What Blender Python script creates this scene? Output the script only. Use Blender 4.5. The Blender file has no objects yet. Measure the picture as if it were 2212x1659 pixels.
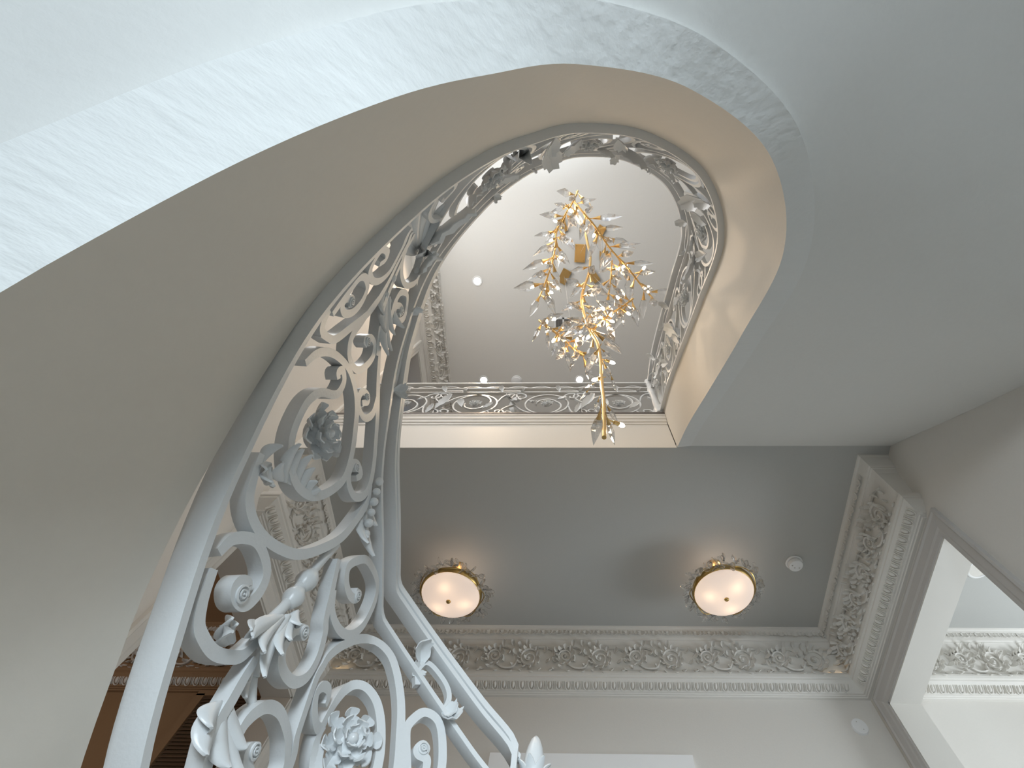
import bpy, math, random
import numpy as np
from mathutils import Vector, Matrix

# ------------------------------------------------------------------ scene, camera, light, exposure
scene = bpy.context.scene
COL = scene.collection
ZO = 1.15                                   # eye height of the camera above the ground floor
RT = np.array([0.99982, 0.00928, 0.01645]); UP = np.array([0.00287, -0.93539, 0.3536]); FW = np.array([-0.01867, 0.35349, 0.93525])
FPX, CX, CY = 1016.762, 1236.34, 829.5

cam = bpy.data.cameras.new('camera'); cam.sensor_width = 36.0; cam.lens = 36.0 * FPX / 2212.0
cam.shift_x = -(CX - 1106.0) / 2212.0; cam.clip_start = 0.02; cam.clip_end = 60
camo = bpy.data.objects.new('camera', cam); COL.objects.link(camo)
camo.matrix_world = Matrix(((RT[0], UP[0], -FW[0], 0), (RT[1], UP[1], -FW[1], 0), (RT[2], UP[2], -FW[2], ZO), (0, 0, 0, 1)))
scene.camera = camo

EXPOSURE = 0.0
scene.view_settings.view_transform = 'Standard'; scene.view_settings.look = 'None'
scene.view_settings.gamma = 1.0; scene.view_settings.exposure = EXPOSURE
try: scene.view_settings.use_curve_mapping = False
except Exception: pass
cy = scene.cycles
cy.use_denoising = True
cy.max_bounces = 10; cy.diffuse_bounces = 6; cy.glossy_bounces = 4; cy.transmission_bounces = 6; cy.transparent_max_bounces = 12
cy.caustics_reflective = False; cy.caustics_refractive = False; cy.sample_clamp_indirect = 4.0

world = bpy.data.worlds.new('sky'); scene.world = world; world.use_nodes = True
world.node_tree.nodes['Background'].inputs[0].default_value = (0.62, 0.78, 1.0, 1)
world.node_tree.nodes['Background'].inputs[1].default_value = 0.6

def area_light(name, loc, target, sx, sy, power, color):
    l = bpy.data.lights.new(name, 'AREA'); l.shape = 'RECTANGLE'; l.size = sx; l.size_y = sy; l.energy = power; l.color = color
    o = bpy.data.objects.new(name, l); COL.objects.link(o); o.location = (loc[0], loc[1], loc[2] + ZO)
    o.rotation_euler = (Vector(target) - Vector(loc)).to_track_quat('-Z', 'Y').to_euler(); return o
def point_light(name, loc, power, color, r=0.03):
    l = bpy.data.lights.new(name, 'POINT'); l.energy = power; l.color = color; l.shadow_soft_size = r
    o = bpy.data.objects.new(name, l); COL.objects.link(o); o.location = (loc[0], loc[1], loc[2] + ZO); return o

DAY = (0.66, 0.86, 1.0); WARM = (1.0, 0.74, 0.48)
# low daylight from behind the camera; its unseen door is shaped to steer it
area_light('daylight_behind', (-0.75, -4.3, 0.1), (0.2, 0.0, 0.3), 4.2, 1.7, 950, (0.80, 0.92, 1.0))
# daylight through the two windows of the upper stairwell
area_light('daylight_upper_left_window', (-2.18, -0.36, 5.3), (0.8, 1.1, 4.7), 1.2, 2.0, 58, (1.0, 0.985, 0.96))
area_light('daylight_upper_back_window', (-0.35, -1.90, 5.2), (0.1, 0.6, 6.97), 1.5, 1.9, 32, (0.97, 0.99, 1.0))
# daylight in the bright room on the right
area_light('daylight_right_room', (5.6, 2.2, 0.8), (3.2, 3.4, 2.4), 1.8, 2.0, 110, (0.86, 0.94, 1.0))

# ------------------------------------------------------------------ helpers
def at(u, v, z):
    """the point at height z (metres above the eye) that the photograph shows at (u, v)"""
    d = FW + RT * (u - CX) / FPX + UP * (CY - v) / FPX
    return d * (z / d[2])

def mat(name, color, rough=0.5, metal=0.0, spec=0.5, bump=0.0, bscale=40.0, var=0.0, stretch=None, emit=None, estr=0.0, trans=0.0):
    m = bpy.data.materials.new(name); m.use_nodes = True; nt = m.node_tree; b = nt.nodes['Principled BSDF']
    b.inputs['Base Color'].default_value = (*color, 1); b.inputs['Roughness'].default_value = rough; b.inputs['Metallic'].default_value = metal
    b.inputs['Specular IOR Level'].default_value = spec
    if trans: b.inputs['Transmission Weight'].default_value = trans
    if emit: b.inputs['Emission Color'].default_value = (*emit, 1); b.inputs['Emission Strength'].default_value = estr
    if bump or var:
        tc = nt.nodes.new('ShaderNodeTexCoord'); mp = nt.nodes.new('ShaderNodeMapping'); n = nt.nodes.new('ShaderNodeTexNoise')
        n.inputs['Scale'].default_value = bscale; n.inputs['Detail'].default_value = 4
        if stretch: mp.inputs['Scale'].default_value = stretch
        nt.links.new(tc.outputs['Object'], mp.inputs[0]); nt.links.new(mp.outputs[0], n.inputs['Vector'])
        if bump:
            bp = nt.nodes.new('ShaderNodeBump'); bp.inputs['Strength'].default_value = bump; bp.inputs['Distance'].default_value = 0.01
            nt.links.new(n.outputs['Fac'], bp.inputs['Height']); nt.links.new(bp.outputs[0], b.inputs['Normal'])
        if var:
            mx = nt.nodes.new('ShaderNodeMixRGB'); mx.inputs[1].default_value = (*[c * (1 - var) for c in color], 1); mx.inputs[2].default_value = (*[min(1, c * (1 + var)) for c in color], 1)
            nt.links.new(n.outputs['Fac'], mx.inputs[0]); nt.links.new(mx.outputs[0], b.inputs['Base Color'])
    return m

M = {}
M['wall'] = mat('greige_wall_paint', (0.75, 0.725, 0.685), 0.75, bump=0.06, bscale=90, var=0.02)
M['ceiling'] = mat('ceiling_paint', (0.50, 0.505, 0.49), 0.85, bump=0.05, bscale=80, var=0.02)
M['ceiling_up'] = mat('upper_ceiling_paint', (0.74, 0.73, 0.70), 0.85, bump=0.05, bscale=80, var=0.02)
M['plaster'] = mat('smooth_plaster', (0.74, 0.74, 0.72), 0.7, bump=0.08, bscale=60, var=0.02)
M['string'] = mat('painted_string', (0.68, 0.64, 0.575), 0.6, bump=0.05, bscale=50, var=0.02)
M['rough'] = mat('trowelled_plaster', (0.76, 0.77, 0.76), 0.7, bump=0.35, bscale=9, var=0.02, stretch=(1.0, 3.0, 6.0))
M['trim'] = mat('white_trim_paint', (0.72, 0.70, 0.66), 0.5, bump=0.03, bscale=120, var=0.01)
M['casing'] = mat('grey_casing_paint', (0.56, 0.54, 0.52), 0.45, bump=0.03, bscale=120, var=0.01)
M['orn'] = mat('plaster_ornament', (0.78, 0.76, 0.72), 0.65, bump=0.05, bscale=150, var=0.02)
M['iron'] = mat('pale_grey_painted_iron', (0.69, 0.71, 0.72), 0.30, spec=0.5, bump=0.05, bscale=140, var=0.02)
M['gold'] = mat('brushed_gold', (0.86, 0.58, 0.24), 0.28, metal=1.0, bump=0.03, bscale=300, var=0.03)
M['brass'] = mat('aged_brass', (0.55, 0.38, 0.14), 0.35, metal=1.0, bump=0.03, bscale=200, var=0.04)
M['white'] = mat('white_plastic', (0.88, 0.89, 0.90), 0.4, var=0.005, bscale=50)
M['board'] = mat('white_board_paint', (0.97, 0.975, 0.985), 0.5, var=0.008, bscale=12)
M['dark'] = mat('dark_slot', (0.03, 0.03, 0.03), 0.7, var=0.05, bscale=60)
M['brown'] = mat('tan_room_paint', (0.36, 0.235, 0.135), 0.7, bump=0.05, bscale=60, var=0.05)
M['slat'] = mat('brown_shutter_paint', (0.22, 0.15, 0.10), 0.5, var=0.06, bscale=30)
M['floor'] = mat('pale_stone_floor', (0.34, 0.34, 0.33), 0.35, bump=0.02, bscale=14, var=0.05)
M['tread'] = mat('oak_tread', (0.12, 0.105, 0.095), 0.45, bump=0.04, bscale=30, var=0.12, stretch=(1, 8, 1))
M['bulb'] = mat('bulb_glow', (1, 0.9, 0.75), 0.3, emit=(1.0, 0.86, 0.62), estr=30, var=0.0, bscale=10)
M['down'] = mat('downlight_glow', (1, 0.95, 0.85), 0.3, emit=(1.0, 0.9, 0.72), estr=14)
M['led'] = mat('led_strip_glow', (1, 0.8, 0.5), 0.3, emit=(1.0, 0.72, 0.42), estr=3.5)

def crystal_mat():
    m = bpy.data.materials.new('clear_crystal'); m.use_nodes = True; nt = m.node_tree
    for n in list(nt.nodes): nt.nodes.remove(n)
    out = nt.nodes.new('ShaderNodeOutputMaterial'); g = nt.nodes.new('ShaderNodeBsdfGlass'); t = nt.nodes.new('ShaderNodeBsdfTransparent'); mx = nt.nodes.new('ShaderNodeMixShader')
    g.inputs['IOR'].default_value = 1.52; g.inputs['Roughness'].default_value = 0.0; g.inputs['Color'].default_value = (1, 1, 1, 1)
    t.inputs['Color'].default_value = (0.97, 0.97, 0.97, 1); mx.inputs[0].default_value = 0.6
    nt.links.new(t.outputs[0], mx.inputs[1]); nt.links.new(g.outputs[0], mx.inputs[2]); nt.links.new(mx.outputs[0], out.inputs[0]); return m
M['crystal'] = crystal_mat()

def bowl_mat():
    m = bpy.data.materials.new('frosted_bowl_glass'); m.use_nodes = True; nt = m.node_tree
    for n in list(nt.nodes): nt.nodes.remove(n)
    out = nt.nodes.new('ShaderNodeOutputMaterial'); tl = nt.nodes.new('ShaderNodeBsdfTranslucent'); df = nt.nodes.new('ShaderNodeBsdfDiffuse')
    mx = nt.nodes.new('ShaderNodeMixShader'); em = nt.nodes.new('ShaderNodeEmission'); ad = nt.nodes.new('ShaderNodeAddShader')
    tc = nt.nodes.new('ShaderNodeTexCoord'); no = nt.nodes.new('ShaderNodeTexNoise'); no.inputs['Scale'].default_value = 6; rp = nt.nodes.new('ShaderNodeMixRGB')
    rp.inputs[1].default_value = (0.88, 0.74, 0.68, 1); rp.inputs[2].default_value = (0.92, 0.80, 0.74, 1)
    nt.links.new(tc.outputs['Object'], no.inputs['Vector']); nt.links.new(no.outputs['Fac'], rp.inputs[0]); nt.links.new(rp.outputs[0], em.inputs['Color'])
    tl.inputs['Color'].default_value = (0.9, 0.82, 0.74, 1); df.inputs['Color'].default_value = (0.85, 0.82, 0.8, 1); mx.inputs[0].default_value = 0.35
    em.inputs['Strength'].default_value = 0.40
    nt.links.new(tl.outputs[0], mx.inputs[1]); nt.links.new(df.outputs[0], mx.inputs[2]); nt.links.new(mx.outputs[0], ad.inputs[0]); nt.links.new(em.outputs[0], ad.inputs[1]); nt.links.new(ad.outputs[0], out.inputs[0]); return m
M['bowl'] = bowl_mat()

class MB:
    """collects vertices and faces, in absolute coordinates"""
    def __init__(s): s.v = []; s.f = []; s.n = 0
    def add(s, V, F):
        V = np.asarray(V, float).reshape(-1, 3); s.v.append(V); n = s.n
        s.f += [tuple(i + n for i in f) for f in F]; s.n += len(V); return s
    def box(s, a, b):
        x0, y0, z0 = a; x1, y1, z1 = b
        return s.add([(x0,y0,z0),(x1,y0,z0),(x1,y1,z0),(x0,y1,z0),(x0,y0,z1),(x1,y0,z1),(x1,y1,z1),(x0,y1,z1)],
                     [(0,3,2,1),(4,5,6,7),(0,1,5,4),(1,2,6,5),(2,3,7,6),(3,0,4,7)])
    def grid(s, G, flip=False, cyc=False):
        G = np.asarray(G, float); a, b = G.shape[:2]; F = []
        for i in range(a - 1):
            for j in range(b if cyc else b - 1):
                k = (j + 1) % b; q = (i*b + j, i*b + k, (i+1)*b + k, (i+1)*b + j); F.append(q[::-1] if flip else q)
        return s.add(G.reshape(-1, 3), F)
    def rings(s, R, cap=True):
        """closed cross-sections R[i][j] joined along i"""
        R = np.asarray(R, float); n0 = s.n; a, b = R.shape[:2]; s.grid(R, cyc=True)
        if cap: s.f.append(tuple(n0 + j for j in range(b))[::-1]); s.f.append(tuple(n0 + (a-1)*b + j for j in range(b)))
        return s
    def lathe(s, c, prof, axis=(0,0,1), n=24, cap=True):
        ax = np.array(axis, float); ax /= np.linalg.norm(ax); t = np.array([1.,0,0]) if abs(ax[0]) < .9 else np.array([0,1.,0])
        e1 = np.cross(ax, t); e1 /= np.linalg.norm(e1); e2 = np.cross(ax, e1); c = np.array(c, float); A = np.linspace(0, 2*math.pi, n, endpoint=False)
        return s.rings([[c + ax*z + r*(math.cos(a)*e1 + math.sin(a)*e2) for a in A] for r, z in prof], cap)
    def tube(s, P, r, n=8):
        P = np.asarray(P, float); r = np.ones(len(P))*r; T = np.gradient(P, axis=0); R = []; ref = None
        for p, t, q in zip(P, T, r):
            t = t / (np.linalg.norm(t) + 1e-9)
            if ref is None: ref = np.cross(t, (0.3, 0.5, 0.81)); ref /= np.linalg.norm(ref)
            e1 = ref - t*(ref @ t); e1 /= np.linalg.norm(e1) + 1e-9; ref = e1; e2 = np.cross(t, e1)
            R.append([p + q*(math.cos(a)*e1 + math.sin(a)*e2) for a in np.linspace(0, 2*math.pi, n, endpoint=False)])
        return s.rings(R)
    def mesh(s, name, base=(0,0,0), smooth=None):
        V = np.vstack(s.v) - np.array(base, float); me = bpy.data.meshes.new(name); me.from_pydata(V.tolist(), [], s.f); me.validate()
        import bmesh
        bm = bmesh.new(); bm.from_mesh(me); bmesh.ops.recalc_face_normals(bm, faces=bm.faces); bm.to_mesh(me); bm.free()
        if smooth is not None:
            for p in me.polygons: p.use_smooth = True
            try: me.set_sharp_from_angle(angle=math.radians(smooth))
            except Exception: pass
        me.update(); return me

TOP = []
def base_of(o):
    b = np.zeros(3)
    while o is not None: b += np.array(o.location); o = o.parent
    return b
def thing(name, label, cat, loc, group=None):
    o = bpy.data.objects.new(name, None); o.empty_display_size = 0.1; COL.objects.link(o); o.location = loc; o['label'] = label; o['category'] = cat
    if group: o['group'] = group
    TOP.append(o); return o
def obj(name, mb, m, parent=None, smooth=None, label=None):
    me = mb.mesh(name, base_of(parent), smooth) if isinstance(mb, MB) else mb
    if m and not me.materials: me.materials.append(m)
    o = bpy.data.objects.new(name, me); COL.objects.link(o)
    if parent is not None: o.parent = parent
    else: TOP.append(o)
    if label: o['label'] = label
    return o
def place(name, me, parent, Mx):
    """a part that shares mesh data, at the absolute matrix Mx"""
    o = bpy.data.objects.new(name, me); COL.objects.link(o); o.parent = parent
    o.matrix_basis = Matrix.Translation(Vector(-base_of(parent))) @ Mx; return o
def tag(o, label, cat, group=None):
    o['label'] = label; o['category'] = cat
    if group: o['group'] = group
    return o
def struct(name, mb, m, parent=None, smooth=None):
    o = obj(name, mb, m, parent, smooth)
    if parent is None: o['kind'] = 'structure'
    return o
def mframe(p, x, y, z, s=1.0):
    return Matrix(((x[0]*s, y[0]*s, z[0]*s, p[0]), (x[1]*s, y[1]*s, z[1]*s, p[1]), (x[2]*s, y[2]*s, z[2]*s, p[2]), (0,0,0,1)))
def nz(a): a = np.asarray(a, float); return a / (np.linalg.norm(a) + 1e-12)
def catmull(P, n=8):
    P = np.asarray(P, float); P = np.vstack([2*P[0]-P[1], P, 2*P[-1]-P[-2]]); out = []
    for i in range(1, len(P)-2):
        t = np.linspace(0, 1, n, endpoint=False)[:, None]; a, b, c, d = P[i-1:i+3]
        out.append(.5*((2*b) + (-a+c)*t + (2*a-5*b+4*c-d)*t**2 + (-a+3*b-3*c+d)*t**3))
    out.append(P[-2][None]); return np.vstack(out)
rng = random.Random(7)

# ------------------------------------------------------------------ main dimensions (metres; heights count from the eye)
ZC, ZF, ZU = 3.31, 3.90, 6.97              # hall ceiling, upper floor, upper ceiling
XR, XL, YB, YF = 2.415, -2.34, 3.895, 1.79 # right wall, left wall, back wall, edge of the upper floor
FLOOR = -ZO
CEN, RO = np.array([0.037, 0.35]), 2.377   # centre and radius of the curved stair wall
CP = [[-0.158,1.298,-0.185],[-0.178,1.306,-0.097],[-0.283,1.267,-0.013],[-0.41,1.19,0.083],[-0.53,1.097,0.171],[-0.567,1.055,0.198],[-0.569,0.99,0.222],[-0.57,0.863,0.273],[-0.583,0.702,0.362],[-0.591,0.573,0.483],[-0.604,0.409,0.7],
      [-0.577,0.197,1.031],[-0.447,-0.012,1.39],[-0.307,-0.148,1.656],[-0.175,-0.222,1.831],[0.0,-0.277,1.989],[0.277,-0.263,2.151],[0.555,-0.117,2.292],[0.705,0.165,2.474],
      [0.699,0.523,2.75],[0.694,0.926,3.116],[0.702,1.354,3.542],[0.745,1.786,3.995]]
CURVE = catmull(CP, 25); _d = np.linalg.norm(np.diff(CURVE[:, :2], axis=0), axis=1); SS = np.concatenate([[0], np.cumsum(_d)]); SS -= SS[125]
_T = np.gradient(CURVE, axis=0); _T /= np.linalg.norm(_T[:, :2], axis=1)[:, None]
S0, S1 = SS[0], SS[-1]
def rail(s, h, o=0.0):
    """point on the railing surface: s along the shoe, h above it, o towards the well"""
    p = np.array([np.interp(s, SS, CURVE[:, k]) for k in range(3)]); t = np.array([np.interp(s, SS, _T[:, k]) for k in range(3)])
    n = nz((-t[1], t[0], 0)); p = p + n*o; p[2] += h; return p, t, n
def depth(s): return float(np.interp(s, [0, 1.024, 2.057, 4.197], [0.805, 0.823, 0.756, 0.687]))
def hmid(s): return float(np.interp(s, [-.5, 0, 1.0, 1.6, 2.6, 4.2], [.775, .785, .80, .76, .69, .60]))
def htop(s): return float(np.interp(s, [-.5, 0, 1.0, 3.4, 4.2], [.895, .90, .90, .88, .83]))

# ------------------------------------------------------------------ room shell
fl = MB().box((-6.2, -2.3, FLOOR-.1), (6.2, 6.0, FLOOR)); struct('floor', fl, M['floor'])

def cased_wall(name, x, sgn, y0, y1, hz, zlo, zhi, yA, yB, th):
    """a wall in the plane x with an opening y0..y1 up to hz; sgn = side on which the wall is thick"""
    b = MB(); xa, xb = sorted((x, x + sgn*th))
    b.box((xa, yA, zlo), (xb, y0, zhi)); b.box((xa, y1, zlo), (xb, yB, zhi)); b.box((xa, y0, hz), (xb, y1, zhi))
    return struct(name, b, M['wall'])
OY0, OY1, OZ = 2.08, 3.685, 2.62
cased_wall('wall_right', XR, 1, OY0, OY1, OZ, FLOOR, ZU, CEN[1], YB+.2, .24)
cased_wall('wall_left', XL, -1, OY0+.06, OY1, OZ, FLOOR, ZF-.1, CEN[1], YB+.2, .24)
UY0 = 1.93
cased_wall('wall_left_upper', XL, -1, UY0, 3.3, 6.45, ZF-.1, ZU, CEN[1], YB+.2, .24)
struct('wall_back', MB().box((-6.2, YB, FLOOR), (6.2, YB+.2, ZF)), M['wall'])
struct('wall_back_upper', MB().box((XL-.3, YB+.9, ZF), (XR+.3, YB+1.1, ZU)), M['wall'])
# curved wall of the stairwell behind the camera, with an unseen door sized to steer daylight and the upper window in it
def arc_panel(b, a0, a1, z0, z1, n=24):
    A = np.linspace(math.radians(a0), math.radians(a1), n); ri, ro = RO, RO+.2
    R = [[(CEN[0]+r*math.cos(a), CEN[1]+r*math.sin(a), z) for r, z in ((ri,z0),(ro,z0),(ro,z1),(ri,z1))] for a in A]; b.rings(R)
b = MB()
arc_panel(b, 180, 262, FLOOR, 4.2, 50); arc_panel(b, 262, 284, .95, 4.2); arc_panel(b, 284, 360, FLOOR, 4.2, 50)
arc_panel(b, 180, 189, 4.2, ZU); arc_panel(b, 189, 222, 6.4, ZU); arc_panel(b, 222, 238, 4.2, ZU); arc_panel(b, 238, 276, 6.4, ZU); arc_panel(b, 276, 360, 4.2, ZU, 60)
struct('wall_front', b, M['wall'], smooth=30)
def glazing(name, a0, a1, z0, z1, nx, nz_):
    f = MB(); r0, r1 = RO+.06, RO+.12
    pt = lambda r, a, z: (CEN[0]+r*math.cos(math.radians(a)), CEN[1]+r*math.sin(math.radians(a)), z)
    def post(a, w): f.rings([[pt(r, a+d, z) for r, d in ((r0,-w),(r1,-w),(r1,w),(r0,w))] for z in (z0, z1)])
    def bar(z, w): f.rings([[pt(r, a, z+d) for r, d in ((r0,-w),(r1,-w),(r1,w),(r0,w))] for a in np.linspace(a0, a1, 16)])
    for i in range(nx+1): post(a0+.6+(a1-a0-1.2)*i/nx, .6)
    for i in range(nz_+1): bar(z0+.03+(z1-z0-.06)*i/nz_, .022)
    o = struct(name, f, M['white']); return o
glazing('door_added', 262, 284, FLOOR, .95, 2, 1); glazing('window_1', 189, 222, 4.2, 6.4, 3, 3); glazing('window_2', 238, 276, 4.2, 6.4, 3, 3)  # the glazed door is added, narrow so daylight misses the left soffit

XW = .752
# ceiling of the hall and of the side rooms, upper ceiling
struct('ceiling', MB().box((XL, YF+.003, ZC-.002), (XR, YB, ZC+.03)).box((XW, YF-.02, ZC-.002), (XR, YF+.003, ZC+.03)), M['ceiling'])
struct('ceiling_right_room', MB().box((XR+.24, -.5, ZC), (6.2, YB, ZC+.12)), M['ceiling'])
struct('ceiling_left_room', MB().box((-6.2, -.5, ZC), (XL-.24, YB, ZC+.12)), M['brown'])
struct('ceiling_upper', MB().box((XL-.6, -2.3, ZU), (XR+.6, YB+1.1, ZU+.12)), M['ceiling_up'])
struct('wall_far_right', MB().box((6.0, -.5, FLOOR), (6.2, YB, ZC)), M['wall'])
struct('wall_far_left', MB().box((-6.2, -.5, FLOOR), (-6.0, YB, ZC)), M['brown'])
struct('wall_near_right', MB().box((XR+.24, -.6, FLOOR), (6.2, -.5, ZC)), M['wall'])
struct('wall_near_left', MB().box((-6.2, -.6, FLOOR), (XL-.24, -.5, ZC)), M['brown'])
struct('wall_tan', MB().box((-6.0, YB-.012, FLOOR), (XL-.24, YB, ZC)), M['brown'])
struct('wall_upper_room', MB().box((XL-1.8, .3, ZF), (XL-1.7, 4.6, ZU)), M['slat'])
struct('ceiling_upper_room', MB().box((XL-1.8, .3, ZU-.1), (XL-.24, 4.6, ZU)), M['wall'])
# floor of the upper storey
struct('floor_upper', MB().box((XL, YF+.02, ZC+.12), (XR, YB+.9, ZF-.02)), M['tread'])
# fascia of the upper floor edge: plain board, stepped moulding, dark nosing
t1 = struct('trim_1', MB().box((XL, YF, ZC), (XW, YF+.12, 3.74)), M['trim'])
def step_profile(name, rows, m, parent):
    f = MB()
    f.rings([[(x, YF-p, z) for p, z in rows] for x in (XL, XW)]); return obj(name, f, m, parent)
step_profile('fascia_moulding', [(-.05,3.725),(.006,3.725),(.008,3.755),(.016,3.76),(.018,3.80),(.026,3.806),(.028,3.85),(.034,3.855),(.034,3.875),(-.05,3.875)], M['trim'], t1)
step_profile('floor_nosing', [(-.05,3.875),(.03,3.875),(.036,3.89),(.036,3.915),(.03,3.925),(-.05,3.925)], M['tread'], t1)

# ------------------------------------------------------------------ the stair: string, soffit, steps
def outer_pt(p, n):
    """where the outward normal meets the outer walls: straight side walls joined by the curved one"""
    o = -np.array(n[:2]); best = None
    for k in np.linspace(.3, 4.0, 371):
        x, y = p[0]+o[0]*k, p[1]+o[1]*k
        if (y >= CEN[1] and (x <= XL+.004 or x >= XR-.004)) or (y < CEN[1] and math.hypot(x-CEN[0], y-CEN[1]) >= RO-.004): break
    return np.array((x, y, p[2]))
stair = thing('staircase', 'curved plaster staircase with smooth soffit sweeping round the open well', 'staircase', (0.9, 0.6, FLOOR))
def nsm(s):
    a = [rail(min(max(s+k, 0.1), S1), 0)[2] for k in np.linspace(-.35, .35, 9)]; m_ = nz(np.mean(a, axis=0)); k = float(np.interp(s, [2.7, 3.2], [0, 1])); return nz(m_*(1-k) + np.array((-1., 0, 0))*k)
sv = np.linspace(-.05, S1, 190); THK = .125
face, under, lip, soff, soff2, ztop = [], [], [], [], [], []
for s in sv:
    p, t, n = rail(s, 0, -.012); d = depth(s); nn = nsm(s)
    top = p + (0,0,float(np.interp(s, [.55, .78, 1.0], [-.075, -.02, -.004]))); bot = p + (0,0,-d)
    o = bot - n*THK*float(np.interp(s, [0, .6, 1.6, 2.4, 4.2], [1.0, 1.0, 1.0, .75, .85])); lipp = o + (0,0,float(np.interp(s, [3.5, S1], [.03, 0])))
    q = outer_pt(lipp, nn)
    face.append([top, bot]); under.append([bot, o]); lip.append([o, lipp]); soff.append([lipp + (q-lipp)*k for k in np.linspace(0, 1, 9)])
    ztop.append((top, p - n*.13 + (0,0,top[2]-p[2])))
obj('string_face', MB().grid(face), M['string'], stair, smooth=40)
obj('string_underside', MB().grid(under).grid(lip), M['rough'], stair, smooth=40)
obj('soffit', MB().grid(soff), M['plaster'], stair, smooth=40)
sb = MB(); N = 21; G = []
for i in range(N):
    a, c = -.05 + (S1+.05)*i/N, -.05 + (S1+.05)*(i+1)/N; z = rail(a, 0)[0][2] - .19
    for s in (a, c):
        p, t, n = rail(min(max(s, -.05), S1), 0, -.075); p[2] = z; q = outer_pt(p - n*.12, nsm(s)); q[2] = z; G.append([p, q])
obj('steps', sb.grid(G), M['tread'], stair)
cap = MB().grid(ztop); obj('string_cap', cap, M['trim'], stair, smooth=40)

# ------------------------------------------------------------------ iron railing of the stair
def sweep(P, N, wn, wb, chamf=0.0):
    """rectangular bar along points P; N = panel normal at each; wn, wb = half sizes along and across the normal"""
    P = np.asarray(P, float); T = np.gradient(P, axis=0); R = []; wb = np.ones(len(P))*wb
    for p, t, n, w in zip(P, T, N, wb):
        t = nz(t); n = nz(n - t*(n @ t)); b = np.cross(t, n)
        c = chamf; R.append([p + n*i*wn + b*j*w for i, j in ((1,1-c),(1-c,1),(-1+c,1),(-1,1-c),(-1,-1+c),(-1+c,-1),(1-c,-1),(1,-1+c))] if c else [p + n*i*wn + b*j*w for i, j in ((1,1),(-1,1),(-1,-1),(1,-1))])
    return R
def bar_on(surf, C, wn=.0145, wb=.0105, n=6, taper=True):
    Q = catmull(C, n); P, Nn = [], []
    for s, h in Q:
        p, t, nn = surf(s, h); P.append(p); Nn.append(nn)
    L = len(P); w = np.ones(L)*wb
    if taper: k = min(8, L//4); w[:k] *= np.linspace(.75, 1, k); w[-k:] *= np.linspace(1, .75, k)
    return MB().rings(sweep(P, Nn, wn, w))
def leaf(base, tip, normal, W, lobes=4, curl=.5, cup=.2, nu=0, nv=9, th=.0035, skew=0.0):
    """acanthus leaf: a lobed, ribbed, curling plate from base to tip"""
    nu = nu or max(9, lobes*5+3); base = np.asarray(base, float); L = np.linalg.norm(tip-base); x = nz(tip-base); z = nz(normal - x*(np.asarray(normal) @ x)); y = np.cross(z, x)
    top, bot = [], []; ax, az, pt = 0.0, 0.0, 0.0
    for i in range(nu):
        t = i/(nu-1); a = curl*(t**1.6)*1.7
        if i: ax += (t-pt)*math.cos(a); az += (t-pt)*math.sin(a)
        pt = t; ph = (lobes*t) % 1.0
        env = (math.sin(math.pi*min(1, .10+.88*t))**.7)
        lob = 1.0 if lobes <= 1 else .55 + .50*(math.sin(math.pi*ph)**.6)
        w = W*.5*env*lob; fx, fz = math.cos(a), math.sin(a); r, r2 = [], []
        for j in range(nv):
            v = -1+2*j/(nv-1); av = abs(v)
            rib = .0 if lobes <= 1 else .07*W*av*math.cos(2*math.pi*(ph-.5))
            fwd = .22*W*av*av*env*(1-t*.6)
            off = az*L + cup*W*av**1.6*env + rib - .05*W*(1-min(1, av*4))
            p = base + x*(ax*L + fwd*fx - off*0) + y*(v*w + skew*W*t*t) + z*(off + fwd*fz)
            r.append(p); r2.append(p - (z*fx - x*fz)*th)
        top.append(r); bot.append(r2)
    return MB().rings([a + c[::-1] for a, c in zip(top, bot)])
def knob(c, axis, r): return MB().lathe(c, [(r*.45,-r*1.15),(r*.6,-r*1.0),(r*.75,-r*.7),(r,-r*.2),(r,r*.2),(r*.75,r*.7),(r*.6,r*1.0),(r*.45,r*1.15)], axis, 14)
def rosette(c, n, up, r):
    """cast flower facing n: a whirl of long ribbed petals round a smaller whirl and a button"""
    b = MB(); n = nz(n); u = nz(up - n*(np.asarray(up) @ n)); w = np.cross(n, u); c = np.asarray(c, float)
    for k, r0, r1, off, lift, wd, cu in ((8, .30, 1.12, 0, -.02, .60, .50), (6, .18, .80, .4, .20, .50, .75), (5, .05, .45, .1, .40, .36, .95)):
        for i in range(k):
            a = 2*math.pi*i/k + off; d = u*math.cos(a) + w*math.sin(a); sd = -u*math.sin(a) + w*math.cos(a); j = 1 + .12*math.sin(i*2.3)
            l = leaf(c + d*r*r0 + n*lift*r, c + d*r*r1*j*.9 + sd*r*.45*r1 + n*(lift+.05)*r, n, r*wd, 2, cu, .32, 11, 7, .003); b.add(np.vstack(l.v), l.f)
    b.lathe(c + n*r*.38, [(r*.16,0),(r*.19,.10*r),(r*.14,.22*r),(r*.03,.27*r)], n, 12); b.lathe(c - n*.012, [(r*.5,0),(r*.5,.01),(r*.25,.03)], n, 14)
    return b

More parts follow.
